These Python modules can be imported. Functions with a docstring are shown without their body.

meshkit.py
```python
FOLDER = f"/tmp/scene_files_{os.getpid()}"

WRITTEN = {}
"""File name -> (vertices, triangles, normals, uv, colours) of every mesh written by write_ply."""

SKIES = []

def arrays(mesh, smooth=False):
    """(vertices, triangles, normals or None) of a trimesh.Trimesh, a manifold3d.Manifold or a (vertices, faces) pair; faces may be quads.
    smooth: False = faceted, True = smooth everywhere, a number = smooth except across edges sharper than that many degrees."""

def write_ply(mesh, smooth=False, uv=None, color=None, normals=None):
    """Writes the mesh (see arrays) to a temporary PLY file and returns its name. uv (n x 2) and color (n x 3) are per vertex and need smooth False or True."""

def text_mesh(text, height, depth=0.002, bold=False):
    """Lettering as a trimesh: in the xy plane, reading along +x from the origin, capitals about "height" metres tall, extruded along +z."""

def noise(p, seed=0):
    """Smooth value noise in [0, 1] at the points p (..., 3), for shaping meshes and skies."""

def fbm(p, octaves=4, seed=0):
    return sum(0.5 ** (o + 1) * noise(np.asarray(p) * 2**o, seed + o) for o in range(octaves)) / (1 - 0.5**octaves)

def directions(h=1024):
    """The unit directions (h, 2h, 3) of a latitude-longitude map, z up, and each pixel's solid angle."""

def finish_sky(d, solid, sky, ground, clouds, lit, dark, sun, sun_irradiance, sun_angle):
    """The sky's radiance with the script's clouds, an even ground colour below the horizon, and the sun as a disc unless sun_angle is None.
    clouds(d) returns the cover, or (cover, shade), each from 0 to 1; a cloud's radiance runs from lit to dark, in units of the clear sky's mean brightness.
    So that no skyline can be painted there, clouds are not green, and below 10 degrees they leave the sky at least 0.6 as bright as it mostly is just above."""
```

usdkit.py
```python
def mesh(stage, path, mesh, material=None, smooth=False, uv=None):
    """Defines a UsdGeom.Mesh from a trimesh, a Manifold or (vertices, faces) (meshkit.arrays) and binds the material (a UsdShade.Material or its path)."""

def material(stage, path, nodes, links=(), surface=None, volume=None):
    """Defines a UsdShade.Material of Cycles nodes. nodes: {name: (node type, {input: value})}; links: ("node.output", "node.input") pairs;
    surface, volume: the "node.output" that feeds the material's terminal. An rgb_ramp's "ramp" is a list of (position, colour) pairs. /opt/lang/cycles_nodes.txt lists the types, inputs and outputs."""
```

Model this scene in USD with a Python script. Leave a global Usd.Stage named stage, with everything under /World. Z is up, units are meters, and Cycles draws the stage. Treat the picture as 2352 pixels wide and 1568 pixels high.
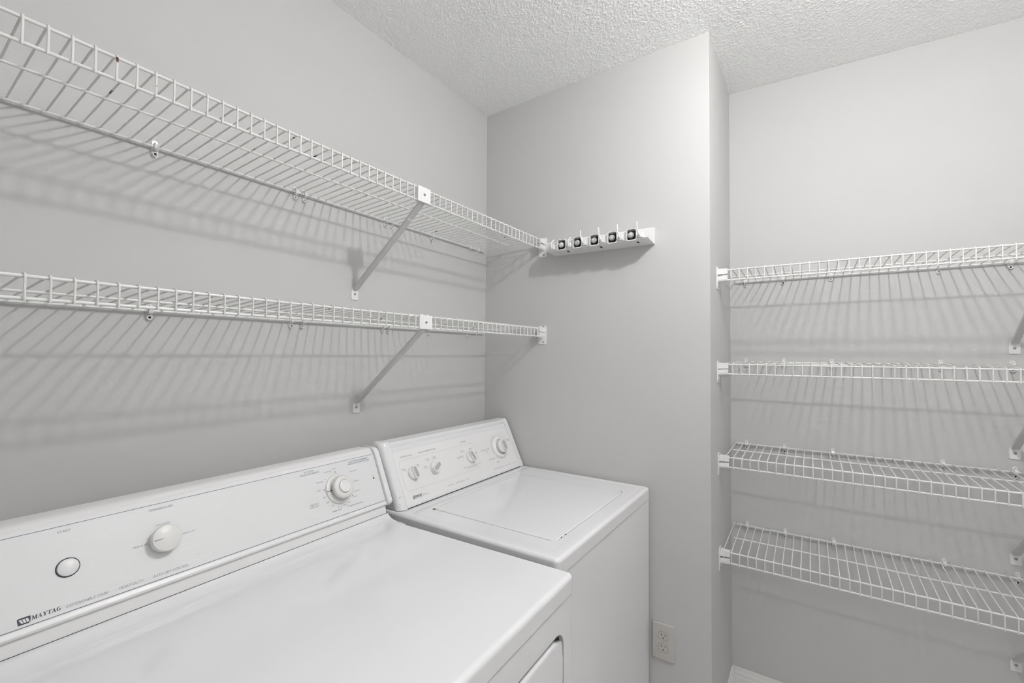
import math
import numpy as np
import trimesh
import manifold3d as m3
from shapely.geometry import Polygon, box as sbox, LineString, Point
from shapely import affinity
import meshkit
import usdkit
from pxr import Usd, UsdGeom, UsdLux, UsdShade, Gf, Sdf, Vt

stage = Usd.Stage.CreateInMemory()
UsdGeom.SetStageUpAxis(stage, UsdGeom.Tokens.z)
UsdGeom.SetStageMetersPerUnit(stage, 1.0)
world = UsdGeom.Xform.Define(stage, '/World')
stage.SetDefaultPrim(world.GetPrim())
UsdGeom.Scope.Define(stage, '/World/Looks')

# ------------------------------------------------------------------ camera, exposure, light levels
CAM = np.array([-1.58863, -1.20024, 1.3746])
YAW, PITCH, ROLL, FPX = 0.98336925, 0.02744398, 0.00775361, 1031.138
EXPOSURE = 1.70
LAMP_STRENGTH = 205.0
UNSEEN_FLASH = (-1.48, -1.82, 1.12)                    # unseen flash behind the camera, placed to light the ceiling
UNSEEN_FLASH_STRENGTH = 670.0
LAMP = np.array([-0.69, -1.385, 2.352])      # centre of the ceiling lamp's globe
LAMP_R = 0.031


def define_camera():
    fwd = np.array([math.sin(YAW) * math.cos(PITCH), math.cos(YAW) * math.cos(PITCH), math.sin(PITCH)])
    r = np.array([math.cos(YAW), -math.sin(YAW), 0.0])
    u = np.cross(r, fwd)
    r2 = r * math.cos(ROLL) + u * math.sin(ROLL)
    u2 = -r * math.sin(ROLL) + u * math.cos(ROLL)
    cam = UsdGeom.Camera.Define(stage, '/World/camera')
    m = Gf.Matrix4d(*[float(x) for x in (*r2, 0, *u2, 0, *(-fwd), 0, *CAM, 1)])
    cam.AddTransformOp().Set(m)
    cam.CreateHorizontalApertureAttr(36.0)
    cam.CreateVerticalApertureAttr(24.0)
    cam.CreateFocalLengthAttr(FPX * 36.0 / 2352.0)
    cam.CreateClippingRangeAttr(Gf.Vec2f(0.01, 50))
    cam.CreateExposureAttr(EXPOSURE)


define_camera()

# ------------------------------------------------------------------ materials
LOOK = '/World/Looks/'


def simple(name, color, rough=0.5, spec=0.5, coat=0.0, metal=0.0, bump=None, coat_rough=0.05):
    nodes = {'p': ('principled_bsdf', {'base_color': color, 'roughness': rough, 'specular_ior_level': spec,
                                       'coat_weight': coat, 'coat_roughness': coat_rough, 'metallic': metal})}
    links = []
    if bump:
        scale, strength, dist = bump
        nodes['g'] = ('geometry', {})
        nodes['n'] = ('noise_texture', {'scale': scale, 'detail': 3.0})
        nodes['b'] = ('bump', {'strength': strength, 'distance': dist})
        links = [('g.position', 'n.vector'), ('n.fac', 'b.height'), ('b.normal', 'p.normal')]
    return usdkit.material(stage, LOOK + name, nodes, links, surface='p.BSDF')


WALL = simple('wall_paint', (0.578, 0.576, 0.570), 0.62, 0.35, bump=(260.0, 0.10, 0.0006))
WHITE_TRIM = simple('white_trim_paint', (0.80, 0.80, 0.79), 0.35)
ENAMEL = simple('white_enamel', (0.79, 0.79, 0.80), 0.12, 0.5, coat=0.35, bump=(420.0, 0.02, 0.0002))
PLASTIC = simple('white_plastic', (0.80, 0.80, 0.80), 0.33)
PLASTIC_WARM = simple('off_white_plastic', (0.74, 0.735, 0.715), 0.36)
KNOB_INSET = simple('grey_knob_inset', (0.47, 0.465, 0.44), 0.4)
COAT = simple('white_vinyl_coating', (0.76, 0.76, 0.75), 0.36)
BRACKET = simple('white_painted_steel', (0.62, 0.62, 0.62), 0.38)
CLIP = simple('translucent_white_clip', (0.76, 0.76, 0.755), 0.3)
SCREW = simple('screw_steel', (0.42, 0.41, 0.40), 0.35, metal=0.9)
DARK = simple('dark_gap', (0.02, 0.02, 0.022), 0.6)
BLACK = simple('black_rubber', (0.010, 0.009, 0.009), 0.45)
BALL = simple('grey_rubber_ball', (0.62, 0.62, 0.62), 0.25)
PRINT_GREY = simple('grey_print', (0.27, 0.28, 0.29), 0.5)
PRINT_PALE = simple('pale_grey_print', (0.34, 0.34, 0.35), 0.5)
PRINT_LIGHT = simple('light_grey_print', (0.50, 0.50, 0.50), 0.5)
PRINT_TEAL = simple('teal_grey_print', (0.20, 0.27, 0.30), 0.5)
PRINT_DARK = simple('dark_print', (0.05, 0.055, 0.075), 0.45)
PRINT_BLUE = simple('blue_grey_print', (0.16, 0.18, 0.25), 0.5)
BUMPER = simple('dark_grey_bumper', (0.12, 0.12, 0.12), 0.5)
LED_RED = simple('unlit_red_lens', (0.05, 0.008, 0.012), 0.15)
OUTLET = simple('outlet_plastic', (0.56, 0.535, 0.51), 0.32)
VINYL = simple('vinyl_floor', (0.78, 0.77, 0.75), 0.4, bump=(40.0, 0.1, 0.001))

# ceiling: sprayed acoustic texture
CEILING = simple('popcorn_ceiling', (0.91, 0.91, 0.905), 0.75, 0.3, bump=(700.0, 0.25, 0.0006))

# dryer fascia: fine horizontal ribbing
RIBBED = usdkit.material(stage, LOOK + 'ribbed_fascia', {
    't': ('texture_coordinate', {}),
    'w': ('wave_texture', {'wave_type': 'bands', 'bands_direction': 'z', 'scale': 200.0, 'distortion': 0.25, 'detail': 1.0, 'detail_scale': 2.0}),
    'b': ('bump', {'strength': 0.16, 'distance': 0.0004}),
    'p': ('principled_bsdf', {'base_color': (0.755, 0.76, 0.765), 'roughness': 0.42})},
    [('t.object', 'w.vector'), ('w.fac', 'b.height'), ('b.normal', 'p.normal')], surface='p.BSDF')

# shelf wire whose coating has chipped here and there and let rust through
RUSTY = usdkit.material(stage, LOOK + 'vinyl_coating_with_rust_specks', {
    'g': ('geometry', {}),
    'n': ('noise_texture', {'scale': 34.0, 'detail': 2.0, 'roughness': 0.6}),
    'r': ('rgb_ramp', {'ramp': [(0.0, (0.75, 0.75, 0.735)), (0.695, (0.75, 0.75, 0.735)), (0.715, (0.36, 0.24, 0.15)), (0.745, (0.07, 0.04, 0.02)), (1.0, (0.05, 0.03, 0.02))]}),
    'p': ('principled_bsdf', {'roughness': 0.4})},
    [('g.position', 'n.vector'), ('n.fac', 'r.fac'), ('r.color', 'p.base_color')], surface='p.BSDF')


# ------------------------------------------------------------------ scene graph helpers
used = {}


def numbered(parent, name):
    k = used.get((parent, name), 0)
    used[(parent, name)] = k + 1
    return name if k == 0 else f'{name}_{k:03d}'


def tag(prim, label=None, cat=None, group=None, kind=None):
    for k, v in (('label', label), ('category', cat), ('group', group), ('kind', kind)):
        if v:
            prim.SetCustomDataByKey(k, v)


def thing(name, label, cat, loc=(0, 0, 0), rotz=0.0, group=None):
    path = '/World/' + numbered('/World', name)
    x = UsdGeom.Xform.Define(stage, path)
    x.AddTranslateOp().Set(Gf.Vec3d(*map(float, loc)))
    if rotz:
        x.AddRotateZOp().Set(float(rotz))
    tag(x.GetPrim(), label, cat, group)
    return path


def arr(mesh):
    if hasattr(mesh, 'to_mesh'):
        m = mesh.to_mesh()
        return np.array(m.vert_properties[:, :3], float), np.array(m.tri_verts, int)
    if isinstance(mesh, (tuple, list)):
        return np.asarray(mesh[0], float), np.asarray(mesh[1], int)
    return np.array(mesh.vertices), np.array(mesh.faces)


def join(*meshes):
    vs, fs, o = [], [], 0
    for m in meshes:
        v, f = arr(m)
        vs.append(v); fs.append(f + o); o += len(v)
    return np.vstack(vs), np.vstack(fs)


def part(parent, name, mesh, mat, label=None, smooth=35, off=(0, 0, 0), kind=None):
    path = parent + '/' + numbered(parent, name)
    v, f = arr(mesh)
    if f.shape[1] == 4:
        f = np.vstack([f[:, [0, 1, 2]], f[:, [0, 2, 3]]])
    t = trimesh.Trimesh(v - np.asarray(off, float), f, process=False)
    m = usdkit.mesh(stage, path, t, mat, smooth=smooth)
    tag(m.GetPrim(), label, kind=kind)
    return path


def struct(name, mesh, mat, label=None, smooth=False):
    p = part('/World', name, mesh, mat, label, smooth, kind='structure')
    return p


# ------------------------------------------------------------------ mesh helpers
def bx(x0, x1, y0, y1, z0, z1):
    x0, x1 = min(x0, x1), max(x0, x1); y0, y1 = min(y0, y1), max(y0, y1); z0, z1 = min(z0, z1), max(z0, z1)
    return m3.Manifold.cube((x1 - x0, y1 - y0, z1 - z0)).translate((x0, y0, z0))


def hull_pts(pts, r, seg=16):
    """Hull of spheres of radius r at pts."""
    s = m3.Manifold.sphere(r, seg)
    return m3.Manifold.batch_hull([s.translate(tuple(map(float, p))) for p in pts])


def rbox(x0, x1, y0, y1, z0, z1, r, seg=16):
    x0, x1 = min(x0, x1), max(x0, x1); y0, y1 = min(y0, y1), max(y0, y1); z0, z1 = min(z0, z1), max(z0, z1)
    return hull_pts([(x, y, z) for x in (x0 + r, x1 - r) for y in (y0 + r, y1 - r) for z in (z0 + r, z1 - r)], r, seg)


def extrude(poly, h):
    return trimesh.creation.extrude_polygon(poly, h, engine='earcut')


def place(mesh, P0, ux, vx, n):
    v, f = arr(mesh)
    P0, ux, vx, n = (np.asarray(a, float) for a in (P0, ux, vx, n))
    w = P0 + v[:, :1] * ux + v[:, 1:2] * vx + v[:, 2:3] * n
    if np.dot(np.cross(ux, vx), n) < 0:
        f = f[:, ::-1]
    return w, f


def tube(path, r, seg=8, caps=True):
    """Round bar along a polyline."""
    P = np.asarray(path, float)
    n = len(P)
    T = np.zeros_like(P)
    T[1:-1] = P[2:] - P[:-2]; T[0] = P[1] - P[0]; T[-1] = P[-1] - P[-2]
    T /= np.linalg.norm(T, axis=1)[:, None]
    a = np.array([0, 0, 1.0]) if abs(T[0, 2]) < 0.9 else np.array([1.0, 0, 0])
    u = np.cross(T[0], a); u /= np.linalg.norm(u)
    vs = []
    ang = np.arange(seg) / seg * 2 * np.pi
    for i in range(n):
        u = u - T[i] * (u @ T[i]); u /= np.linalg.norm(u)
        w = np.cross(T[i], u)
        vs.append(P[i] + r * (np.cos(ang)[:, None] * u + np.sin(ang)[:, None] * w))
    V = np.vstack(vs)
    F = []
    for i in range(n - 1):
        for k in range(seg):
            a0, a1 = i * seg + k, i * seg + (k + 1) % seg
            F += [(a0, a1, a1 + seg), (a0, a1 + seg, a0 + seg)]
    if caps:
        V = np.vstack([V, P[0], P[-1]])
        c0, c1 = n * seg, n * seg + 1
        for k in range(seg):
            F.append((c0, (k + 1) % seg, k))
            F.append((c1, (n - 1) * seg + k, (n - 1) * seg + (k + 1) % seg))
    return V, np.array(F)


def lathe(profile, seg=48):
    """profile: (radius, height) pairs from the axis at the bottom, outwards, to the axis at the top; axis z."""
    P = np.asarray(profile, float)
    ang = np.arange(seg) / seg * 2 * np.pi
    V, F = [], []
    for r, z in P:
        V.append(np.stack([r * np.cos(ang), r * np.sin(ang), np.full(seg, z)], 1))
    V = np.vstack(V)
    for i in range(len(P) - 1):
        for k in range(seg):
            a, b = i * seg + k, i * seg + (k + 1) % seg
            if P[i + 1, 0] > 1e-9 or P[i, 0] > 1e-9:
                F += [(a, b, b + seg), (a, b + seg, a + seg)]
    t = trimesh.Trimesh(V, np.array(F), process=True)
    t.update_faces(t.nondegenerate_faces())
    return np.array(t.vertices), np.array(t.faces)


def rrect(x0, x1, y0, y1, r):
    return sbox(x0 + r, y0 + r, x1 - r, y1 - r).buffer(r, quad_segs=6)


def screw_mesh(r=0.0038):
    """Pan head along +z with a dark-looking cross cut."""
    head = m3.Manifold.sphere(r, 16).scale((1, 1, 0.5))
    head = head ^ m3.Manifold.cube((1, 1, 1)).translate((-.5, -.5, 0))
    c = r * 0.28
    head = head - bx(-r * .7, r * .7, -c / 2, c / 2, r * .22, r) - bx(-c / 2, c / 2, -r * .7, r * .7, r * .22, r)
    return head


def text(parent, name, s, u0, u1, v, h, mat, frame, slant=0.0, bold=False, lift=0.0003):
    """Printed words on a face: from u0 to u1 along the face, base line at v (millimetres)."""
    m = meshkit.text_mesh(s, 0.01, 0.00012, bold)
    V, F = arr(m)
    V = V.copy()
    lo, hi = V[:, 0].min(), V[:, 0].max()
    V[:, 0] = (V[:, 0] - lo) / (hi - lo) * (u1 - u0) / 1000
    V[:, 1] *= h / 10.0
    V[:, 0] += V[:, 1] * slant
    P0, ux, vx, n = frame
    return part(parent, name, place((V + [u0 / 1000, v / 1000, lift], F), P0, ux, vx, n), mat, smooth=False)


def flat(poly, frame, depth=0.00012, lift=0.0003):
    """A printed flat shape on a face; poly in millimetres."""
    poly = affinity.scale(poly, 0.001, 0.001, origin=(0, 0))
    gs = getattr(poly, 'geoms', [poly])
    v, f = join(*[extrude(g, depth) for g in gs])
    return place((v + [0, 0, lift], f), *frame)


def line(u0, v0, u1, v1, w):
    return LineString([(u0, v0), (u1, v1)]).buffer(w / 2, cap_style=2)


# ------------------------------------------------------------------ the room
H = 2.438
D = 0.441            # the alcove's back wall
YC = -0.9256         # the return beside the alcove
XL, YF = -2.02, -2.36   # walls behind the camera
TOP = 2.50

struct('wall_back', bx(XL, 0.1, 0, .1, 0, TOP), WALL, 'pale grey back wall behind the washer and dryer')
WR = struct('wall_right', bx(0, .1, YC, 0, 0, TOP), WALL, 'pale grey side wall with the mop holder')
struct('wall_return', bx(.1, D + .1, YC, YC + .1, 0, TOP), WALL, 'narrow pale grey return wall beside the alcove shelves')
struct('wall_alcove', bx(D, D + .1, YF - .1, YC, 0, TOP), WALL, 'pale grey wall behind the four short wire shelves')
struct('wall_left', bx(XL - .1, XL, YF - .1, .1, 0, TOP), WALL)
# a closed door behind the camera
DY0, DY1, DH = -2.20, -1.42, 2.03
for q_ in (bx(XL, XL + .016, DY0 - .062, DY0, 0, DH + .062), bx(XL, XL + .016, DY1, DY1 + .062, 0, DH + .062), bx(XL, XL + .016, DY0, DY1, DH, DH + .062)):
    struct('trim_1', q_, WHITE_TRIM)
d1 = struct('door_1', bx(XL, XL + .008, DY0 + .003, DY1 - .003, .01, DH - .003), WHITE_TRIM)
for z0, z1 in ((.18, .86), (1.02, 1.86)):
    for y0, y1 in ((DY0 + .11, (DY0 + DY1) / 2 - .05), ((DY0 + DY1) / 2 + .05, DY1 - .11)):
        part(d1, 'door_panel', rbox(XL + .004, XL + .012, y0, y1, z0, z1, .003, 8), WHITE_TRIM)
part(d1, 'door_knob', place(lathe([(0, 0), (.03, 0), (.03, .005), (.012, .008), (.012, .03), (.026, .042), (.027, .055), (.018, .064), (0, .066)], 32), (XL + .008, DY0 + .07, .95), (0, 1, 0), (0, 0, 1), (1, 0, 0)), SCREW, 'metal door knob')
struct('wall_front', bx(XL, D, YF - .1, YF, 0, TOP), WALL)
struct('floor', bx(XL - .1, D + .1, YF - .1, .1, -.05, 0), VINYL)


def ceiling_mesh():
    """One slab; its underside carries the sprayed lumps as real relief where it can be seen."""
    xs = np.concatenate([np.linspace(XL - .1, -.95, 120)[:-1], np.arange(-.95, D + .012, .0017), [D + .1]])
    ys = np.concatenate([np.linspace(YF - .1, -2.0, 60)[:-1], np.arange(-2.0, .008, .0017), [.1]])
    X, Y = np.meshgrid(xs, ys)
    ty = np.interp(Y, [-1.9, -1.76, YC, 0], [0, .15, 1, 0])
    tx = np.interp(X, [-1.3, 0, 1], [0, 1, 1.1])
    P = np.stack([X, Y, 0 * X], -1)
    n1 = meshkit.noise(P / .0032, 3)
    n2 = meshkit.noise(P / .0022 + 17.3, 5)
    n3 = meshkit.noise(P / .030, 7)
    lump = np.clip((n1 * .62 + n2 * .38 - .47 + .10 * (n3 - .5)) / .26, 0, 1)
    lump = lump * lump * (3 - 2 * lump)
    Z = H + .0225 * ty * tx - .0012 * lump - .0006 * n2
    V = np.stack([X, Y, Z], -1).reshape(-1, 3)
    nx, ny = len(xs), len(ys)
    i = (np.arange(ny - 1)[:, None] * nx + np.arange(nx - 1)).ravel()
    F = np.vstack([np.stack([i, i + nx, i + nx + 1], 1), np.stack([i, i + nx + 1, i + 1], 1)])
    edge = list(range(nx)) + [k * nx + nx - 1 for k in range(1, ny)] + [(ny - 1) * nx + k for k in range(nx - 2, -1, -1)] + [k * nx for k in range(ny - 2, 0, -1)]
    n, m = len(V), len(edge)
    rim = V[edge].copy(); rim[:, 2] = 2.56
    S = []
    for a in range(m):
        b = (a + 1) % m
        S += [(edge[a], edge[b], n + b), (edge[a], n + b, n + a)]
    c = n + m
    S += [(n + a, n + (a + 1) % m, c) for a in range(m)]
    return np.vstack([V, rim, [[X.mean(), Y.mean(), 2.56]]]), np.vstack([F, np.array(S)])


struct('ceiling', ceiling_mesh(), CEILING, 'white sprayed popcorn-textured ceiling', smooth=True)

BBH, BBT = 0.133, 0.013
bbprof = Polygon([(0, 0), (BBT, 0), (BBT, .098), (.0105, .104), (.0105, .112), (.007, .121), (.0055, BBH), (0, BBH)])


def baseboard(name, p0, p1, nrm, label=None):
    p0, p1, nrm = (np.asarray(a, float) for a in (p0, p1, nrm))
    d = p1 - p0
    L = np.linalg.norm(d)
    struct(name, place(extrude(bbprof, L), p0, nrm, (0, 0, 1), d / L), WHITE_TRIM, label)


baseboard('baseboard_alcove', (D, YC, 0), (D, YF, 0), (-1, 0, 0), 'white baseboard under the alcove shelves')
baseboard('baseboard_return', (0, YC, 0), (D - BBT, YC, 0), (0, -1, 0), 'white baseboard on the narrow return wall')
baseboard('baseboard_right', (0, YC - BBT, 0), (0, 0, 0), (-1, 0, 0))
baseboard('baseboard_back', (-BBT, 0, 0), (XL + BBT, 0, 0), (0, -1, 0))

# small scuffs on the side wall
for (y, z, w, h) in ((-.7935, .8395, .0018, .0035), (-.7965, .8350, .0012, .0012), (-.802, .8135, .0014, .0012), (-.7325, 1.041, .0014, .0014)):
    part(WR, 'scuff_mark', place(extrude(Point(0, 0).buffer(1, quad_segs=3), .0003), (.0001, y, z), (0, -w, 0), (0, 0, h), (-1, 0, 0)), PRINT_LIGHT)

# ceiling lamp (above and right of the picture)
lp = thing('ceiling_light', 'white porcelain ceiling lampholder with a bare lit bulb', 'ceiling light', (LAMP[0], LAMP[1], H))
dz = LAMP[2] - H
part(lp, 'canopy', lathe([(0, -.028), (.045, -.028), (.062, -.018), (.066, 0), (0, 0)]), PLASTIC)
part(lp, 'socket', lathe([(0, dz + LAMP_R * .8), (.014, dz + LAMP_R * .8), (.019, -.04), (.022, -.028), (0, -.028)], 32), PLASTIC)
bulb = UsdLux.SphereLight.Define(stage, lp + '/bulb_light')
bulb.CreateRadiusAttr(LAMP_R)
bulb.CreateIntensityAttr(LAMP_STRENGTH)
bulb.CreateColorAttr(Gf.Vec3f(1.0, 0.99, 0.985))
bulb.AddTranslateOp().Set(Gf.Vec3d(0, 0, dz))

# unseen flash, out of view behind the camera, aimed up to even out the light
FB = np.array(UNSEEN_FLASH)
fl = thing('unseen_flash', 'unseen small black flash out of view behind the camera, placed to light the ceiling and walls', 'camera flash', FB)
hd = rbox(-.040, .040, -.026, .026, -.09, .012, .006, 10) - bx(-.034, .034, -.020, .020, -.008, .05)
part(fl, 'flash_head', hd, BLACK)
part(fl, 'flash_body', rbox(-.036, .036, -.022, .022, -.19, -.095, .006, 10), BLACK)
part(fl, 'reflector', bx(-.033, .033, -.019, .019, -.0075, -.006), PLASTIC, smooth=False)
tubeL = UsdLux.RectLight.Define(stage, fl + '/unseen_flash_light')
tubeL.CreateWidthAttr(.066); tubeL.CreateHeightAttr(.038)
tubeL.CreateIntensityAttr(UNSEEN_FLASH_STRENGTH)
tubeL.AddTranslateOp().Set(Gf.Vec3d(0, 0, -.004)); tubeL.AddRotateXOp().Set(180.0)
part(fl, 'light_stand', tube([(0, 0, -.19), (0, 0, -FB[2] + .25)], .011, 16), BLACK)
for k_ in range(3):
    t_ = k_ * 2.0944 + .4
    part(fl, 'stand_leg', tube([(0, 0, -FB[2] + .55), (.30 * math.cos(t_), .30 * math.sin(t_), -FB[2] + .009)], .008, 10), BLACK)

# ------------------------------------------------------------------ wire shelves
RW, RR = 0.00165, 0.0027


def shelf(label, group, frame, dep, s0, length, zt, zb, zk, strut_s, foot_z, clips, wire_mat, mid=0.1477):
    """frame(s, d, z) maps along-shelf, away-from-wall, height to the room."""
    o = frame(length / 2, 0, zk)
    ex = np.array(frame(1, 0, 0)) - np.array(frame(0, 0, 0)); ed = np.array(frame(0, 1, 0)) - np.array(frame(0, 0, 0))
    base = np.array(frame(0, 0, 0))
    flip = np.dot(np.cross(ex, ed), (0, 0, 1)) < 0

    def M(mesh):
        v, f = arr(mesh)
        w = base + v[:, :1] * ex + v[:, 1:2] * ed + v[:, 2:3] * np.array([0, 0, 1.0])
        return w, (f[:, ::-1] if flip else f)

    root = thing('wire_shelf', label, 'wire shelf', o, group=group)
    P = lambda name, mesh, mat, parent=None, **k: part(parent or root, name, M(mesh), mat, off=o, **k)
    zm = zk + (zt - zk) * (mid / dep)
    P('front_rail', tube([(.010, dep, zt), (length, dep, zt)], RR, 10), COAT)
    P('front_rail', tube([(.010, dep, zb), (length, dep, zb)], RR, 10), COAT)
    P('middle_rail', tube([(.028, mid, zm - .0005), (length, mid, zm - .0005)], RR * .9, 10), COAT)
    P('back_rail', tube([(.022, .010, zk), (length, .010, zk)], RR, 10), COAT)
    s = s0
    up = RR + RW * .75
    while s < length - .01:
        path = [(s, .004, zk + up), (s, mid, zm + up - .0004), (s, dep - .004, zt + up), (s, dep + .0005, zt + up - .0003), (s, dep + .0034, zt + up - .0022),
                (s, dep + .0042, zt - .0015), (s, dep + .0040, zb - .0018), (s, dep + .0030, zb - .0030)]
        P('wire', tube(path, RW, 7), wire_mat)
        s += .0254
    # end bracket on the side wall: plate, hook block and cradle
    dc = dep - .001
    plate = place(extrude(rrect(-.019, .019, zb - .031, zt + .0125, .007), .0028), (0, dc, 0), (0, 1, 0), (0, 0, 1), (1, 0, 0))
    block = m3.Manifold.hull_points(np.array([(0, dc - .012, zt + .006), (0, dc + .011, zt + .006), (.034, dc - .008, zt + .005), (.034, dc + .0085, zt + .005),
                                              (0, dc - .012, zt - .015), (0, dc + .011, zt - .015), (.034, dc - .008, zt - .013), (.034, dc + .0085, zt - .013)]))
    lower = m3.Manifold.hull_points(np.array([(x, dc + r * math.cos(t), zb + .004 + (r + .001) * math.sin(t)) for x, r in ((0, .011), (.033, .0075)) for t in np.linspace(-math.pi, 0, 12)]
                                             + [(0, dc + .011, zb + .0135), (0, dc - .011, zb + .0135), (.033, dc + .0075, zb + .017), (.033, dc - .0075, zb + .017)]))
    eb = P('end_bracket', join(plate, block, lower), PLASTIC, smooth=30)
    for z in (zt + .0075 if zt > 1.7 else zt + .0085, zb - .0225):
        P('screw', place(screw_mesh(.0034), (.0028, dc + .004, z), (0, 1, 0), (0, 0, 1), (1, 0, 0)), SCREW, eb)
    # wall clips
    for i, c in enumerate(clips):
        tab = place(extrude(rrect(-.006, .006, -.0215, .0165, .0059).difference(Point(0, .0105).buffer(.0015)), .0024), (c, 0, zk), (-1, 0, 0), (0, 0, 1), (0, 1, 0))
        saddle = place(extrude(Polygon([(.0, -.0065), (.0105, -.0075), (.0150, -.004), (.0158, .002), (.0135, .0062), (.0085, .0072), (.0, .0062)]), .0085), (c - .00425, 0, zk), (0, 1, 0), (0, 0, 1), (1, 0, 0))
        ring = place(lathe([(.0026, .0), (.0052, .0), (.0055, .0040), (.0046, .0048), (.0028, .0044), (.0026, .0)], 20), (c, .0022, zk - .0145), (-1, 0, 0), (0, 0, 1), (0, 1, 0))
        cp = P('wall_clip', join(tab, saddle, ring), CLIP, smooth=30)
        P('screw', place(screw_mesh(.0027), (c, .0035 if i % 3 != 2 else .0048, zk - .0145), (-1, 0, 0), (0, 0, 1), (0, 1, 0)), SCREW if i % 3 != 1 else DARK, cp)
    # diagonal support: front clip, strut, wall foot
    fc = join(rbox(strut_s - .0245, strut_s + .0245, dep - .0045, dep + .0085, zb - .0045, zt + .0035, .0015, 8),
              *[rbox(strut_s + q - .004, strut_s + q + .004, dep - .012, dep + .004, zt - .002, zt + .0062, .001, 8) for q in (-.011, .012)])
    fp = P('front_clip', fc, PLASTIC, smooth=30)
    P('screw', place(screw_mesh(.0042), (strut_s, dep + .0082, (zt + zb) / 2), (-1, 0, 0), (0, 0, 1), (0, 1, 0)), SCREW, fp)
    foot = Polygon([(-.0125, -.0165), (-.0105, -.0185), (.0105, -.0185), (.0125, -.0165), (.0125, .008), (.0085, .021), (.0045, .0262), (-.0045, .0262), (-.0085, .021), (-.0125, .008)])
    ft = P('wall_foot', place(extrude(foot, .0026), (strut_s, 0, foot_z), (-1, 0, 0), (0, 0, 1), (0, 1, 0)), PLASTIC)
    P('screw', place(screw_mesh(.0042), (strut_s, .0025, foot_z), (-1, 0, 0), (0, 0, 1), (0, 1, 0)), SCREW, ft)
    a_, b_ = np.array([.0075, foot_z + .018]), np.array([dep - .0035, zb - .004])
    t_ = (b_ - a_) / np.linalg.norm(b_ - a_); nn = np.array([-t_[1], t_[0]])
    k = a_ + (b_ - a_) * .83

    def seg(p, q, w, th):
        pts = []
        for e in (p, q):
            for sx in (-1, 1):
                for sn in (-1, 1):
                    pts.append((strut_s + sx * (w - .002), *(e + nn * sn * (th - .002))))
        return hull_pts(pts, .002, 8)
    P('support_strut', join(seg(a_, k, .0088, .0055), seg(k - t_ * .01, b_, .0102, .0042)), BRACKET, smooth=35)
    return root


DEP = .2937
LEFT = lambda s, d, z: (-s, -d, z)
RIGHT = lambda s, d, z: (D - d, YC - s, z)
shelf('upper of two long white wire shelves on the back wall above the washer and dryer', 'long wire shelves on the back wall', LEFT, DEP, .0367, 1.995,
      1.8359, 1.8009, 1.8209, .6875, 1.5594, (.0675, .121, .3466, .543, .570, .864, .891, 1.2135, 1.55, 1.86), RUSTY)
shelf('lower of two long white wire shelves on the back wall, nearer the appliance panels', 'long wire shelves on the back wall', LEFT, DEP, .0507, 1.995,
      1.4772, 1.4459, 1.4618, .6745, 1.2032, (.071, .127, .3565, .5515, .5757, .863, .896, 1.215, 1.55, 1.86), RUSTY)
names = ('topmost short white wire shelf in the right alcove, seen slightly from below',
         'second short wire shelf from the top in the right alcove, at eye level',
         'third short wire shelf from the top in the right alcove, deck seen from above',
         'lowest short white wire shelf in the right alcove, above the baseboard')
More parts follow.
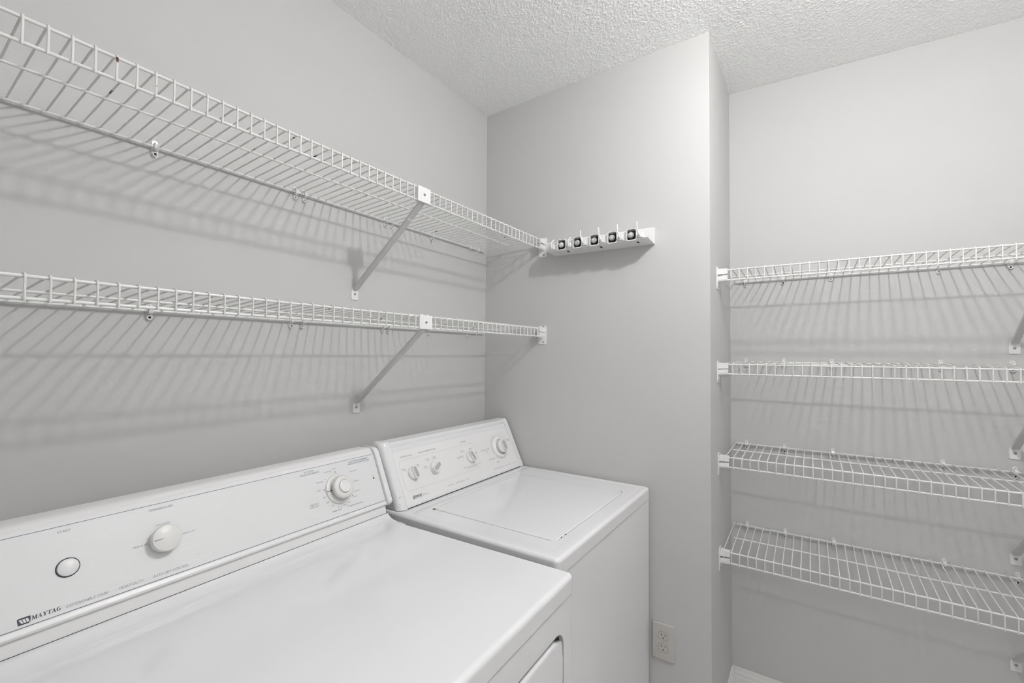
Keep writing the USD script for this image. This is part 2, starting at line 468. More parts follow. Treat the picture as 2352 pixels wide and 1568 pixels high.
for i, (s0, zt, zb, zk, xo, ss, fz) in enumerate(((.0446 - .0254, 1.6749, 1.6395, 1.6719, -.0081, .802, 1.4047), (.048 - .0254, 1.3432, 1.3098, 1.3495, -.0058, .798, 1.0792),
                                                  (.0482 - .0254, 1.0182, .985, 1.0224, 0.0, .7945, .7554), (.0635 - .0508, .6865, .6503, .700, .0104, .790, .433))):
    shelf(names[i], 'short wire shelves in the right alcove', RIGHT, DEP - xo, s0, 1.40, zt, zb, zk, ss, fz, (.057, .187, .338, .632, .797, 1.1, 1.3), COAT)

# ------------------------------------------------------------------ mop and broom holder on the side wall
hy0, hy1 = -.352, -.745
hc = (hy0 + hy1) / 2
ho = (0, hc, 1.7647)
hold = thing('broom_holder', 'white wall rack with five round grips and fold-out hooks on the side wall', 'broom holder', ho)
prof = Polygon([(0, 1.7647), (0, 1.823), (.010, 1.8235), (.070, 1.8065), (.076, 1.802), (.076, 1.774), (.072, 1.7705)]).buffer(-.002).buffer(.002, quad_segs=4)
bodyv = place(extrude(prof, hy0 - hy1), (0, hy1, 0), (-1, 0, 0), (0, 0, 1), (0, 1, 0))
body = m3.Manifold(m3.Mesh(np.asarray(bodyv[0], np.float32), np.asarray(bodyv[1], np.uint32)))
if body.volume() < 0:
    body = m3.Manifold(m3.Mesh(np.asarray(bodyv[0], np.float32), np.asarray(bodyv[1][:, ::-1], np.uint32)))
slots = (-.418, -.484, -.551, -.619, -.688)
for y in slots:
    body = body - bx(-.09, -.030, y - .0162, y + .0162, 1.7705, 1.8035)
part(hold, 'rack_body', body, PLASTIC, off=ho, smooth=30)
for i, y in enumerate(slots):
    rim = rrect(-.0190, .0190, -.021, .0215, .008).difference(rrect(-.0160, .0160, -.0178, .0186, .007))
    g = part(hold, 'grip_housing', place(extrude(rim, .017), (-.066, y, 1.7885), (0, -1, 0), (0, 0, 1), (-1, 0, 0)), PLASTIC, off=ho)
    part(hold, 'rubber_lining', join(bx(-.0705, -.031, y - .0161, y + .0161, 1.7706, 1.8034), bx(-.0815, -.0705, y - .0160, y - .0125, 1.774, 1.8020), bx(-.0820, -.0705, y - .013, y + .013, 1.7709, 1.7735)), BLACK, 'black rubber lining', off=ho, smooth=False)
    part(hold, 'grip_ball', m3.Manifold.sphere(.0110, 40).translate((-.0745, y + .0032, 1.7890)), BALL, 'pale grey round grip', off=ho, smooth=True)
    if i in (0, 2, 4):
        part(hold, 'track_slot', place(extrude(LineString([(0, -.006), (0, .006)]).buffer(.0035, quad_segs=5), .0006), (-.046, y - .012, 1.7682), (0, 1, 0), (1, 0, -.08), (0, 0, -1)), DARK, 'dark track slot', off=ho)
for i, y in enumerate((-.381, -.452, -.512, -.582, -.651, -.720)):
    hk = part(hold, 'hook_mount', rbox(-.0865, -.074, y - .0075, y + .0075, 1.7745, 1.7915, .002, 8), PLASTIC, off=ho)
    if i < 2:
        arm = [(-.088, y + .002, 1.779), (-.0915, y + .002, 1.792), (-.088, y - .001, 1.803), (-.080, y - .005, 1.811)]
    else:
        arm = [(-.084, y - .001, 1.779), (-.0925, y + .003, 1.786), (-.097, y + .0055, 1.797), (-.099, y + .007, 1.810), (-.0995, y + .0075, 1.8265)]
    arm = np.array(arm)
    tt = np.linspace(0, len(arm) - 1, 13)
    from scipy.interpolate import PchipInterpolator
    sm = PchipInterpolator(np.arange(len(arm)), arm)(tt)
    part(hold, 'hook_arm', tube(sm, .0024, 8), PLASTIC, off=ho)

# ------------------------------------------------------------------ wall outlet
oy, oz = -.7735, .399
oo = (0, oy, oz)
out = thing('wall_outlet', 'beige duplex wall outlet low on the side wall beside the washer', 'wall outlet', oo)
of = ((0, oy, oz), (0, -1, 0), (0, 0, 1), (-1, 0, 0))
hole = [Point(0, q * .0195).buffer(.0176, quad_segs=12).intersection(sbox(-.02, q * .0195 - .0142, .02, q * .0195 + .0142)) for q in (1, -1)]
pl = hull_pts([(-.0035, oy + a_, oz + b_) for a_ in (-.0345, .0345) for b_ in (-.0575, .0575)], .0028, 12) + bx(-.0035, 0, oy - .0373, oy + .0373, oz - .0603, oz + .0603)
for h_ in hole:
    v, f = place(extrude(h_, .02), (-.002, oy, oz), (0, -1, 0), (0, 0, 1), (-1, 0, 0))
    pl = pl - m3.Manifold(m3.Mesh(np.asarray(v, np.float32), np.asarray(f, np.uint32)))
part(out, 'cover_plate', pl, OUTLET, off=oo)
for q in (1, -1):
    face = Point(0, 0).buffer(.0168, quad_segs=12).intersection(sbox(-.02, -.0134, .02, .0134))
    pins = [sbox(-.0078, .0005, -.0052, .0085), sbox(.0050, .0015, .0072, .0080), Point(0, -.0065).buffer(.0026, quad_segs=5)]
    rec = face
    for p_ in pins:
        rec = rec.difference(p_)
    fr = ((0, oy, oz + q * .0195), (0, -1, 0), (0, 0, 1), (-1, 0, 0))
    rp = part(out, 'receptacle', place(extrude(rec, .0064), *fr), OUTLET, off=oo)
    for p_ in pins:
        part(rp, 'pin_slot', place(extrude(p_, .0030), *fr), DARK, 'dark pin slot', off=oo)
part(out, 'screw', place(screw_mesh(.0032), (-.0060, oy, oz), (0, -1, 0), (0, 0, 1), (-1, 0, 0)), OUTLET, off=oo)

# ------------------------------------------------------------------ washer
FOOT = lathe([(0, 0), (.022, 0), (.022, .008), (.010, .010), (.010, .02), (0, .02)], 20)
WX0, WX1, WY, WZ = -.6876, -.0077, -.7301, .9166
wo = ((WX0 + WX1) / 2, -.40, 0)
washer = thing('washing_machine', 'white top-loading washing machine with a sloped dial panel, against the side wall', 'washing machine', wo)
part(washer, 'cabinet', rbox(WX0 + .002, WX1 - .002, WY + .003, -.065, 0.012, .8776, .004, 12), ENAMEL, off=wo)
for x in (WX0 + .06, WX1 - .06):
    for y in (WY + .07, -.13):
        part(washer, 'foot', (FOOT[0] + [x, y, 0], FOOT[1]), DARK, 'dark levelling foot', off=wo)
tr_ = .010
plan = affinity.translate(rrect(WX0, WX1, WY, -.07, .016), 0, 0)
lev = [(0, .8790)] + [(0, WZ - tr_)] + [(tr_ * (1 - math.cos(t)), WZ - tr_ + tr_ * math.sin(t)) for t in np.linspace(.15, math.pi / 2, 9)]
top = m3.Manifold.hull_points(np.vstack([np.column_stack([np.asarray(plan.buffer(-e).exterior.coords), np.full(len(plan.buffer(-e).exterior.coords), z)]) for e, z in lev]))
# shallow well that holds the lid
well = m3.Manifold.hull_points(np.array([(x + sx * e, y + sy * e, z) for (x, sx) in ((-.652, -1), (-.034, 1)) for (y, sy) in ((-.692, -1), (-.246, 1)) for z, e in ((WZ - .0022, 0), (WZ + .002, .006))]))
top = top - well
lidx0, lidx1, lidy0, lidy1 = -.5985, -.121, -.674, -.2665
pocket = place(extrude(rrect(lidx0 - .0022, lidx1 + .0022, lidy0 - .0022, lidy1 + .0022, .022), .03), (0, 0, WZ - .016), (1, 0, 0), (0, 1, 0), (0, 0, 1))
top = top - m3.Manifold(m3.Mesh(np.asarray(pocket[0], np.float32), np.asarray(pocket[1], np.uint32)))
part(washer, 'top_deck', top, ENAMEL, off=wo)
part(washer, 'seam', bx(WX0 + .0045, WX1 - .0045, WY + .0042, -.08, .8768, .8795), DARK, 'dark strip for the shade in the seam under the top', off=wo)  # near-black box paints in the shade of the narrow seam
lid2 = rrect(lidx0, lidx1, lidy0, lidy1, .020)
lid = [place(extrude(lid2, .0122), (0, 0, WZ - .0155), (1, 0, 0), (0, 1, 0), (0, 0, 1)), ]
rings = []
for e, z in ((0, WZ - .0033), (.0008, WZ - .0019), (.0022, WZ - .0010), (.0045, WZ - .0006)):
    rings.append((np.asarray(lid2.buffer(-e, quad_segs=6).exterior.coords)[:-1], z))


def loft_cap(rings_):
    """Stack of equal-length rings closed by a top cap."""
    n = 64
    V, F = [], []
    for c, z in rings_:
        ls = LineString(np.vstack([c, c[:1]]))
        L_ = ls.length
        start = ls.project(Point((c[:, 0].min() + c[:, 0].max()) / 2, c[:, 1].min()))
        ccw = Polygon(c).exterior.is_ccw
        for k_ in range(n):
            d_ = (start + (k_ if ccw else -k_) / n * L_) % L_
            p_ = ls.interpolate(d_)
            V.append((p_.x, p_.y, z))
    for i_ in range(len(rings_) - 1):
        for k_ in range(n):
            a_, b_ = i_ * n + k_, i_ * n + (k_ + 1) % n
            F += [(a_, b_, b_ + n), (a_, b_ + n, a_ + n)]
    m_ = len(rings_) - 1
    c_ = len(V)
    V.append((np.mean([v[0] for v in V[m_ * n:]]), np.mean([v[1] for v in V[m_ * n:]]), rings_[-1][1]))
    for k_ in range(n):
        F.append((m_ * n + k_, m_ * n + (k_ + 1) % n, c_))
    return np.array(V), np.array(F)


part(washer, 'lid', hull_pts([(x, y, z) for x in (lidx0 + .003, lidx1 - .003) for y in (lidy0 + .003, lidy1 - .003) for z in (WZ - .0145, WZ - .0036)], .003, 16)
     ^ m3.Manifold(m3.Mesh(*[np.asarray(q, t) for q, t in zip(place(extrude(rrect(lidx0, lidx1, lidy0, lidy1, .018), .1), (0, 0, WZ - .05), (1, 0, 0), (0, 1, 0), (0, 0, 1)), (np.float32, np.uint32))])), ENAMEL, off=wo)
for (x, y, q_) in ((lidx0 - .001, lidy1 - .0035, .0035), (-.5680, lidy0 - .0008, .0015), (-.5455, lidy0 - .0008, .0018), (lidx1 + .0005, lidy0 + .006, .0019)):
    part(washer, 'lid_bumper', rbox(x - q_, x + q_, y - q_, y + q_, WZ - .005, WZ - .0004, .0008, 8), BUMPER, 'small dark grey lid bumper', off=wo)

# sloped console
S = np.array([0, .0875, .182]); S = S / np.linalg.norm(S)
N = np.array([0, -S[2], S[1]])
WF = (np.array([WX1, -.2155, .918]), np.array([1.0, 0, 0]), S, N)


def wpt(u, v, h=0.0):
    return WF[0] + np.array([u / 1000, 0, 0]) + S * v / 1000 + N * h


def prof_pt(v, h):
    p_ = WF[0] + S * v / 1000 + N * h
    return (p_[1], p_[2])


cons2 = Polygon([prof_pt(0, 0), prof_pt(172.5, -.0008), prof_pt(176, -.0030), prof_pt(186, -.0035), prof_pt(193, -.0010), prof_pt(202, 0), (-.094, 1.1035), (-.088, 1.100), (-.075, .918)])
cons2 = cons2.buffer(-.0025).buffer(.0025, quad_segs=5)
mid_x0, mid_x1 = WX0 + .036, WX1 - .034
mid = place(extrude(cons2, mid_x1 - mid_x0), (mid_x0, 0, 0), (0, 1, 0), (0, 0, 1), (1, 0, 0))


def endcap(xin, xout, r):
    """End of the console: its upright front edge is rounded in plan, its top edge eased."""
    sgn = 1 if xout > xin else -1
    pts = []
    for v_, e in ((0, 0.0), (190, 0.0), (198, .0012), (202, .005)):
        (yf, zf) = prof_pt(v_, 0)
        zt_ = zf if v_ < 202 else 1.1035
        yb = -.075 if v_ == 0 else -.090
        for t in np.linspace(0, math.pi / 2, 9):
            pts.append((xout - sgn * (e + r - r * math.sin(t)), yf + e * .6 + r - r * math.cos(t), zt_))
        pts += [(xin, yf + e * .6, zt_), (xin, yb, zt_), (xout - sgn * e, yb, zt_)]
    return m3.Manifold.hull_points(np.array(pts))


part(washer, 'console', mid, ENAMEL, off=wo)
part(washer, 'console_end', endcap(mid_x0, WX0 + .007, .024), ENAMEL, off=wo)
part(washer, 'console_end', endcap(mid_x1, WX1 - .001, .012), ENAMEL, off=wo)
part(washer, 'base_gap_shade', bx(WX0 + .010, WX1 - .004, -.2135, -.09, WZ - .001, .9195) - bx(WX0, WX0 + .026, -.3, -.197, 0, 2), DARK, 'dark strip for the shade in the gap below the console', off=wo)  # dark box stands in for the shade under the console
face = Polygon([(-644, 6), (-644, 166), (-639, 171), (-57, 171), (-47, 163), (-36.5, 6)])
cp = part(washer, 'control_panel', flat(face, WF, .0007, .0), PLASTIC, off=wo, smooth=False)


def wtext(s, u0, u1, v, h, mat=PRINT_GREY, **k):
    P0 = WF[0] - np.array(wo)
    text(cp, 'lettering', s, u0, u1, v, h, mat, (P0, *WF[1:]), lift=.0008, **k)


WFo = (WF[0] - np.array(wo), *WF[1:])
outline = rrect(-631, -268, 47, 141, 15)
part(cp, 'outline', flat(outline.buffer(.28).difference(outline.buffer(-.28)), WFo, lift=.0008), PRINT_LIGHT, smooth=False)
for t_ in (('WATER LEVEL', -618.5, -569, 149, 4.6), ('WATER TEMPERATURE', -542, -462.3, 149.6, 4.6), ('SPEEDS', -335.4, -304.3, 149.6, 4.6),
           ('SMALL', -626, -610.5, 112.6, 2.7), ('LOAD', -622, -609.5, 107.8, 2.7), ('LARGE', -569.6, -553.5, 115.0, 2.7), ('LOAD', -565, -553.0, 110.3, 2.7),
           ('COLD', -536, -522.5, 103.3, 2.8), ('WARM', -521.5, -505, 124, 2.8), ('WARM', -489.3, -473.5, 125.2, 2.8), ('HOT', -469, -457.5, 105.2, 2.8),
           ('DELICATE', -349.5, -328, 120.6, 2.7), ('EXTRA DELICATE', -377, -341, 102.8, 2.7), ('REGULAR', -302, -283.5, 121.0, 2.7), ('HEAVY', -277.7, -261, 101.4, 2.7),
           ('ULTRA CLEAN', -238, -188.6, 100.8, 4.0), ('14 MIN', -218, -202, 93.2, 2.7), ('PREWASH', -209, -173.5, 60.4, 4.0), ('SOAK', -171, -151, 43.4, 4.2),
           ('PERMANENT', -67.4, -41, 116.2, 3.2), ('PRESS', -61, -45, 110.6, 3.2)):
    wtext(*t_)
for t_ in (('COLD', -536, -522.5, 98.6, 2.6), ('COLD', -518, -505, 118.4, 2.6), ('WARM', -489, -474, 119.8, 2.6), ('SLOW SLOW', -348, -327, 115.8, 2.3),
           ('EXTRA SLOW SLOW', -375, -339, 98.3, 2.3), ('FAST FAST', -300, -284, 116.3, 2.3), ('FAST', -272, -262, 97.0, 2.3),
           ('2 Speed Motor for Extra Delicate Fabric Care', -361, -262, 61.6, 2.8), ('with Speed Combinations', -339.5, -280.4, 56.0, 2.8),
           ('Heavy Duty', -461.5, -431, 22.6, 3.2), ('Super Capacity Plus', -419, -374, 22.6, 3.2), ('Quiet', -365, -352.5, 22.6, 3.2),
           ('80 Series', -572, -551, 23.0, 3.0), ('TURN CLOCKWISE TO SET', -204.4, -140, 23.0, 2.5), ('PULL TO START', -127, -91, 22.6, 2.4), ('PUSH TO STOP', -76, -43, 22.4, 2.4)):
    wtext(*t_, mat=PRINT_PALE)
# maker's mark
mk = Polygon([(-614.8, 21.2), (-611.5, 30.6), (-604.5, 30.6), (-607.8, 21.2)])
white = [line(-611.6, 22.2, -609.0, 29.6, 1.3), line(-610.2, 26.2, -606.0, 29.8, 1.0), line(-609.6, 26.0, -608.2, 22.0, 1.0)]
for w_ in white:
    mk = mk.difference(w_)
mk = mk.union(line(-606.8, 22.2, -577.2, 22.2, .9))
part(cp, 'emblem', flat(mk, WFo, lift=.0008), PRINT_DARK, 'black maker\'s mark', smooth=False)
wtext('ENMORE', -604.5, -578, 24.2, 5.6, PRINT_DARK, slant=.25, bold=True)
# tick marks around the dials
tk = []
for c_, r_, an in (((-587, 96), 25, (105, 150, 40)), ((-492, 93), 26, (98, 132, 165)), ((-308, 94), 26, (150, 115, 60, 20))):
    for g_ in an:
        tk.append(Point(c_[0] + r_ * math.cos(math.radians(g_)), c_[1] + r_ * math.sin(math.radians(g_))).buffer(.8, quad_segs=3))
for g_ in np.arange(-100, 262, 24):
    c_, r_ = (-124, 97), 49
    e_ = np.array([math.cos(math.radians(g_)), math.sin(math.radians(g_))])
    tk.append(line(*(c_ + e_ * r_), *(c_ + e_ * (r_ + 2.2)), .8))
arcs = []
for g0, g1 in ((100, 158), (165, 205), (212, 232)):
    for rr in (45.5, 48.0):
        arcs.append(LineString([(-124 + rr * math.cos(math.radians(g_)), 97 + rr * math.sin(math.radians(g_))) for g_ in np.linspace(g0, g1, 16)]).buffer(.3))
part(cp, 'dial_mark', join(*[flat(g_, WFo, lift=.0008) for g_ in tk]), PRINT_PALE, smooth=False)
part(cp, 'dial_mark', join(*[flat(g_, WFo, lift=.0008) for g_ in arcs]), PRINT_PALE, smooth=False)
for v_, u_ in ((39, -659.5), (21.5, -667.5)):
    part(washer, 'console_notch', place(lathe([(0, 0), (.0016, 0), (.0014, .0012), (0, .0014)], 12), WF[0] + np.array([u_ / 1000, 0, 0]) + S * v_ / 1000 + N * -.0006, *WF[1:]), KNOB_INSET, off=wo)


def wknob(u, v, r, ang, off_=wo):
    """Round knob with a raised teardrop grip whose hollow is grey."""
    fr = (wpt(u, v, .0007), WF[1], S, N)
    kb = part(washer, 'knob', place(lathe([(r, 0), (r, .003), (r * .97, .006), (r * .90, .0085), (r * .6, .0095), (0, .0098)], 40), *fr), PLASTIC, off=off_)
    grip = LineString([(0, -r * .55), (0, r * .45)]).buffer(r * .46, quad_segs=10).union(Polygon([(-r * .46, -r * .2), (r * .46, -r * .2), (r * .12, r * .98), (-r * .12, r * .98)]))
    grip = affinity.rotate(grip, ang, origin=(0, 0)).buffer(-.001).buffer(.001)
    inset = grip.buffer(-r * .13)
    g2 = grip.difference(inset)
    part(kb, 'grip', place(join(*[extrude(q, .0075) for q in getattr(g2, 'geoms', [g2])]), wpt(u, v, .0098), WF[1], S, N), PLASTIC, off=off_)
    part(kb, 'grip_inset', place(join(*[extrude(q, .0045) for q in getattr(inset, 'geoms', [inset])]), wpt(u, v, .0098), WF[1], S, N), KNOB_INSET, 'grey hollow of the grip', off=off_)


wknob(-587, 96, .0198, 10)
wknob(-492, 93, .0205, -62)
wknob(-308, 94, .0210, 20)
# cycle dial: skirt ring and a raised knob
fr = (wpt(-124, 97, .0007), WF[1], S, N)
dl = part(washer, 'cycle_dial', place(lathe([(.0425, 0), (.0425, .002), (.0405, .0055), (.036, .0085), (.031, .0095), (.0295, .0085), (.0285, .004), (0, .004)], 64), *fr), PLASTIC, off=wo)
fr = (wpt(-124, 97, .0047), WF[1], S, N)
part(dl, 'dial_knob', place(lathe([(.0225, 0), (.0245, .006), (.0262, .0125), (.0250, .0165), (.0210, .0182), (0, .0185)], 56), *fr), PLASTIC, off=wo)
r_ = .025
grip = LineString([(0, -r_ * .35), (0, r_ * .35)]).buffer(r_ * .5, quad_segs=12).union(Polygon([(-r_ * .5, r_ * .3), (r_ * .5, r_ * .3), (r_ * .1, -r_ * .95), (-r_ * .1, -r_ * .95)]))
grip = affinity.rotate(grip, 8, origin=(0, 0)).buffer(-.002).buffer(.002)
inset = grip.buffer(-.0025)
part(dl, 'grip', place(extrude(grip.difference(inset), .008), wpt(-124, 97, .023), WF[1], S, N), PLASTIC, off=wo)
part(dl, 'grip_inset', place(extrude(inset, .0035), wpt(-124, 97, .023), WF[1], S, N), KNOB_INSET, 'grey hollow of the grip', off=wo)

# ------------------------------------------------------------------ dryer (its own frame: origin at the front right corner on the floor)
TH = 1.4208
dryer = thing('clothes_dryer', 'white clothes dryer with a long ribbed control panel, beside the washer in the foreground', 'clothes dryer', (-.7025, -.775, 0), TH)
DW, DZ = .748, .9097
for x in (-DW + .06, -.06):
    for y in (.07, .58):
        part(dryer, 'foot', (FOOT[0] + [x, y, 0], FOOT[1]), DARK, 'dark levelling foot')
cab = rbox(-DW + .002, -.002, .003, .70, .012, .8695, .006, 12)
dx0, dx1, dz0, dz1 = -.605, -.049, .235, .8035
hole_ = place(extrude(rrect(dx0 - .005, dx1 + .005, dz0 - .005, dz1 + .0085, .034), .03), (0, .018, 0), (1, 0, 0), (0, 0, 1), (0, -1, 0))
cab = cab - m3.Manifold(m3.Mesh(np.asarray(hole_[0], np.float32), np.asarray(hole_[1], np.uint32)))
part(dryer, 'cabinet', cab, ENAMEL)
part(dryer, 'door_gap_shade', place(extrude(rrect(dx0 - .003, dx1 + .003, dz0 - .003, dz1 + .0075, .033), .0012), (0, .0130, 0), (1, 0, 0), (0, 0, 1), (0, -1, 0)), DARK, 'dark plate for the shade in the gap behind the door')  # dark plate carries the shade of the door gap in its colour
dr = []
for e, y in ((0, .0165), (0, .0045), (.0012, .0022), (.004, .0006), (.008, .0002)):
    dr.append((np.asarray(rrect(dx0 + e, dx1 - e, dz0 + e, dz1 - e, .030 - e).exterior.coords)[:-1], .0165 - y))
part(dryer, 'door', place(loft_cap(dr), (0, .0165, 0), (1, 0, 0), (0, 0, 1), (0, -1, 0)), ENAMEL, smooth=40)
# top: slab with a rounded front edge and a cove that rises to the console
tr_ = .011
plan = rrect(-DW, 0, 0, .69, .013)
lev = [(0, .8715), (0, DZ - tr_)] + [(tr_ * (1 - math.cos(t)), DZ - tr_ + tr_ * math.sin(t)) for t in np.linspace(.15, math.pi / 2, 10)]
slab = m3.Manifold.hull_points(np.vstack([np.column_stack([np.asarray(plan.buffer(-e).exterior.coords), np.full(len(plan.buffer(-e).exterior.coords), z)]) for e, z in lev]))
cove = Polygon([(.50, DZ - .02), (.50, DZ - .0004), (.525, DZ), (.543, DZ + .0008), (.556, DZ + .0042), (.565, DZ + .0100), (.5695, DZ + .0149), (.69, DZ + .0149), (.69, DZ - .02)])
cv, cf = place(extrude(cove, DW - .003), (-DW + .0015, 0, 0), (0, 1, 0), (0, 0, 1), (1, 0, 0))
part(dryer, 'top_deck', slab + m3.Manifold(m3.Mesh(np.asarray(cv, np.float32), np.asarray(cf, np.uint32))), ENAMEL, smooth=40)
part(dryer, 'seam', bx(-DW + .004, -.0032, .0036, .69, .868, .873), DARK, 'dark strip for the shade in the seam under the top')  # shade below the overhanging top, put in as a dark box

DS = np.array([0, .0547, .1223]); DS = DS / np.linalg.norm(DS)
DN = np.array([0, -DS[2], DS[1]])
DF = (np.array([0, .575, .9605]), np.array([1.0, 0, 0]), DS, DN)


def dpt(u, v, h=0.0):
    return DF[0] + np.array([u / 1000, 0, 0]) + DS * v / 1000 + DN * h


p2 = lambda v, h: (lambda q: (q[1], q[2]))(dpt(0, v, h))
prof = [(.5715, .9246), (.5745, .9430), (.5765, .9462), (.5722, .9472), (.5702, .9495), (.5698, .9525), (.5710, .9550), p2(-3.0, 0.0), p2(0, 0.0), p2(134, 0.0), p2(137, .0002), p2(140.5, -.0015), p2(143, -.0035),
        (.6372, 1.0925), (.6420, 1.0965), (.650, 1.0985), (.665, 1.0985), (.690, 1.0970), (.690, .9246)]
part(dryer, 'console', place(extrude(Polygon(prof), DW - .010), (-DW + .004, 0, 0), (0, 1, 0), (0, 0, 1), (1, 0, 0)), PLASTIC, smooth=28)
part(dryer, 'seam', bx(-DW + .004, -.003, .5708, .600, .9243, .9252), DARK, 'dark seam behind the top')
cap2 = Polygon([(.6900, .940), (.5830, .9405), (.5700, .9455), (.5640, .9530), (.5625, .9590), (.6215, 1.0880), (.6290, 1.0970), (.6400, 1.1000), (.690, 1.1000)])
inner = cap2.buffer(-.001)
cc = np.asarray(cap2.buffer(-.004).exterior.coords)[:-1]
hv = np.vstack([arr(hull_pts([(.0065, y, z) for y, z in cc], .0040, 14))[0]] + [np.array([(-.0055, y, z) for y, z in np.asarray(cap2.buffer(-.0015).exterior.coords)])])
part(dryer, 'console_end', m3.Manifold.hull_points(hv), PLASTIC, smooth=40)
fp = part(dryer, 'control_panel', flat(sbox(-741, .4, -6.2, 133.6), DF, .0006, .0), RIBBED, 'finely ribbed pale control panel', smooth=False)
DL = .0008


def dtext(s, u0, u1, v, h, mat=PRINT_PALE, **k):
    text(fp, 'lettering', s, u0, u1, v, h, mat, DF, lift=DL, **k)


part(fp, 'printed_line', flat(line(-741, 134, -6, 134, .85), DF, lift=DL), PRINT_BLUE, 'blue grey printed line', smooth=False)
part(fp, 'printed_line', flat(line(-741, 0, -156.7, 0, .85), DF, lift=DL), PRINT_BLUE, 'blue grey printed line', smooth=False)
part(fp, 'printed_line', flat(line(-124.1, 0, -6, 0, .85), DF, lift=DL), PRINT_BLUE, 'blue grey printed line', smooth=False)
part(fp, 'printed_line', flat(line(-6, 0, -6, 134, .6), DF, lift=DL), PRINT_PALE, smooth=False)
for t_ in (('START', -662.7, -646.6, 123.0, 3.9), ('TEMPERATURE', -540, -500.2, 122.6, 3.9), ('DELICATE', -530.6, -509, 93.2, 3.0), ('AIR FLUFF', -492.2, -469.4, 65.4, 3.0),
           ('REGULAR', -568.3, -546.8, 65.4, 3.0), ('OFF', -145.8, -135.3, 117.4, 3.6), ('more dry', -171.5, -149.5, 114.2, 3.3), ('less dry', -197.4, -178.5, 93.2, 3.3), ('OFF', -201, -190.8, 73, 3.6),
           ('cool down', -96.3, -72.3, 100.3, 3.3), ('less dry', -90.7, -74.6, 72.6, 3.3), ('more dry', -98.4, -77.1, 46.8, 3.3), ('OFF', -104.2, -93.7, 33.2, 3.6), ('ON', -28.3, -22.7, 73.8, 2.2)):
    dtext(*t_)
for t_ in (('60', -189, -182.5, 53.4, 4.0), ('50', -182.6, -176, 39.4, 4.0), ('40', -170.6, -164, 28.0, 4.0), ('30', -156.2, -149.6, 21.4, 4.0), ('20', -139, -132.4, 20.9, 4.0), ('10', -123.6, -117, 24.4, 4.0),
           ('TIME DRY /', -228.1, -203.5, 44.2, 3.6), ('AIR FLUFF', -228.3, -204.7, 38.6, 3.6), ('DAMP DRY', -172.9, -147.4, 13.8, 3.4), ('WRINKLE RELEASE', -122.9, -79.8, 14.2, 3.2), ('8 CYCLES', -152.3, -128.7, -1.7, 3.6)):
    dtext(*t_, mat=PRINT_GREY)
for t_ in (('DEPENDABLE CARE', -660, -608.6, 6.3, 4.2), ('HEAVY DUTY', -594.5, -560.4, 6.2, 4.2), ('AUTO DRY CONTROL', -546.5, -489.8, 6.2, 4.2)):
    dtext(*t_, mat=PRINT_PALE, slant=.22)
for t_ in (('AUTO DRY', -223.6, -195.6, 124.6, 4.0), ('REGULAR FABRICS', -234.9, -184, 118.8, 4.0), ('AUTO DRY PERMANENT', -92.6, -29.1, 124.8, 4.0), ('PRESS WITH PRESS CARE', -97.2, -25.2, 119.2, 4.0)):
    dtext(*t_, mat=PRINT_TEAL)
mk = [line(-144.1, 24, -145.5, 15.7, .8), line(-128.2, 25.8, -126, 15.8, .8)]
for (u_, v_) in ((-158.5, 107.8), (-165.7, 103.8), (-177.2, 91.5), (-150.3, 110.4)):
    mk.append(Point(u_, v_).buffer(.55, quad_segs=3))
mk.append(Point(-172, 98.1).buffer(1.1, quad_segs=4))
bxl = sbox(-183.6, 70.9, -179.4, 75.6); mk.append(bxl.difference(bxl.buffer(-.7)))
bxl = sbox(-142.2, 107.4, -137.8, 111.8); mk.append(bxl.difference(bxl.buffer(-.8)))
mk.append(LineString([(-106.5, 42.4), (-105.4, 39.5), (-108.2, 37.6)]).buffer(.7))
part(fp, 'dial_mark', join(*[flat(g_, DF, lift=DL) for g_ in mk]), PRINT_GREY, smooth=False)
# maker's badge and serif word
bd = Polygon([(-712.4, 4.0), (-713.2, 12.6), (-711.6, 13.8), (-699.4, 13.8), (-698.7, 12.8), (-699.6, 5.3), (-701.2, 4.0)]).buffer(-.4).buffer(.4)
barsp = [Polygon([(-712.0 + k_ * 3.6, 11.8), (-708.8 + k_ * 3.6, 11.8), (-705.8 + k_ * 3.0, 5.6), (-709.0 + k_ * 3.0, 5.6)]) for k_ in range(3)]
dark = bd
for b_ in barsp:
    dark = dark.difference(b_.buffer(-.25))
part(fp, 'emblem', flat(dark, DF, lift=DL), PRINT_DARK, 'dark maker\'s badge with three slanted bars', smooth=False)


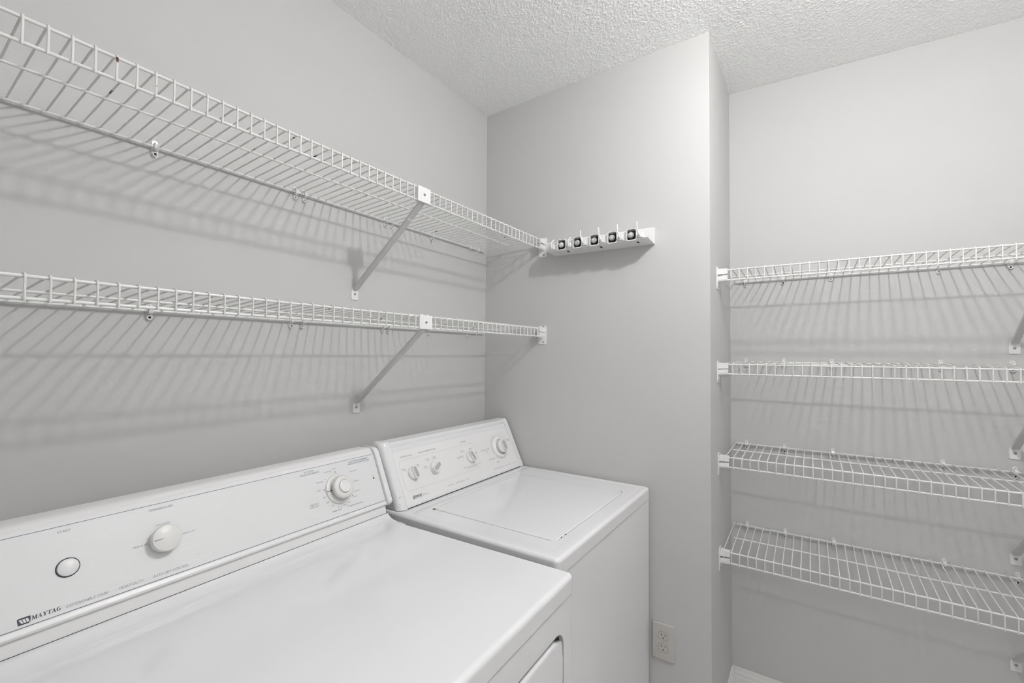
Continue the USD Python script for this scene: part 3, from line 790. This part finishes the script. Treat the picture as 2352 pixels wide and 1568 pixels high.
def serif(ch):
    R_ = lambda x0, x1, y0, y1: sbox(x0, y0, x1, y1)
    dg = lambda x0, x1, w: Polygon([(x0, 0), (x0 + w, 0), (x1 + w, 1), (x1, 1)])
    if ch == 'M':
        g = R_(.08, .17, 0, 1).union(R_(.86, 1.10, 0, 1)).union(Polygon([(.06, 1), (.30, 1), (.68, 0), (.50, 0)])).union(Polygon([(.52, 0), (.62, 0), (.95, 1), (.86, 1)]))
        g = g.union(R_(-.02, .27, 0, .06)).union(R_(.76, 1.2, 0, .06)).union(R_(-.02, .2, .94, 1)).union(R_(.86, 1.2, .94, 1)); return g, 1.3
    if ch == 'A':
        g = dg(.08, .42, .09).union(Polygon([(.38, 1), (.54, 1), (.94, 0), (.68, 0)])).union(R_(.2, .75, .30, .37)).union(R_(-.04, .3, 0, .06)).union(R_(.58, 1.04, 0, .06)); return g, 1.1
    if ch == 'Y':
        g = R_(.38, .62, 0, .5).union(Polygon([(.06, 1), (.32, 1), (.62, .45), (.40, .45)])).union(Polygon([(.5, .45), (.60, .45), (.92, 1), (.82, 1)])).union(R_(.28, .72, 0, .06)).union(R_(-.02, .42, .94, 1)).union(R_(.70, 1.0, .94, 1)); return g, 1.05
    if ch == 'T':
        g = R_(.34, .58, 0, 1).union(R_(0, .92, .92, 1)).union(R_(.22, .70, 0, .06)).union(R_(0, .06, .72, 1)).union(R_(.86, .92, .72, 1)); return g, 1.0
    o_ = affinity.scale(Point(.5, .5).buffer(.5), 1, 1.02)
    g = o_.difference(affinity.scale(Point(.56, .5).buffer(.38), .8, 1.16)).difference(R_(.62, 1.2, .42, .74)).union(R_(.66, .90, .05, .40)).union(R_(.55, 1.0, .36, .42)); return g, 1.1


x_, gl = 0.0, []
for ch in 'MAYTAG':
    g_, adv = serif(ch)
    gl.append(affinity.translate(g_, x_, 0)); x_ += adv
sc = 32.2 / x_
wordm = [flat(affinity.affine_transform(g_, [sc, .12 * 5.6, 0, 5.6, -698.0, 6.6]), DF, lift=DL) for g_ in gl]
part(fp, 'lettering', join(*wordm), PRINT_DARK, smooth=False)


def dface(mesh, u, v, h=0.0006):
    return place(mesh, dpt(u, v, h), DF[1], DS, DN)


sb = part(dryer, 'start_button', dface(lathe([(.0133, 0), (.0133, .003), (.0128, .0045), (.010, .0060), (.005, .0068), (0, .0070)], 48), -653.9, 66.5), PLASTIC)
part(sb, 'button_ring', dface(lathe([(.0136, 0), (.0150, 0), (.0150, .0008), (.0136, .0006), (.0136, 0)], 48), -653.9, 66.5), PRINT_DARK, 'dark ring around the start button')
tkn = part(dryer, 'temperature_knob', dface(lathe([(.0205, 0), (.0225, .004), (.0240, .012), (.0240, .0165), (.0225, .0195), (.017, .0212), (.009, .0220), (0, .0222)], 56), -523.2, 66.5), PLASTIC_WARM)
part(tkn, 'pointer_line', dface(join(bx(-.0200, -.0065, -.0005, .0005, .0202, .0222)), -523.2, 66.5), PRINT_GREY, 'grey pointer line')
tdl = part(dryer, 'timer_dial', dface(lathe([(.0392, 0), (.0392, .0012), (.0375, .0045), (.033, .0062), (.030, .0060), (.027, .0045), (0, .0045)], 72), -139.8, 66.5), PLASTIC_WARM)
part(tdl, 'dial_line', dface(bx(-.0388, -.024, -.0006, .0006, .0040, .0066), -139.8, 66.5), PRINT_DARK, 'dark dial pointer line')
part(tdl, 'timer_knob', dface(lathe([(.0225, .004), (.0265, .010), (.0290, .0165), (.0292, .0205), (.0275, .0240), (.0235, .0262), (.0190, .0268), (.0172, .0262), (.0166, .0245), (0, .0245)], 72), -139.8, 66.5), PLASTIC_WARM)
part(tdl, 'push_button', dface(lathe([(.0158, .0243), (.0160, .0275), (.0150, .0295), (.0130, .0302), (.0120, .0298), (0, .0296)], 56), -139.8, 66.5), PLASTIC)
ind = part(dryer, 'indicator_lens', dface(lathe([(.0022, 0), (.0022, .0008), (.0012, .0018), (0, .0020)], 20), -26.1, 68.0), LED_RED, 'small dark red indicator lens')
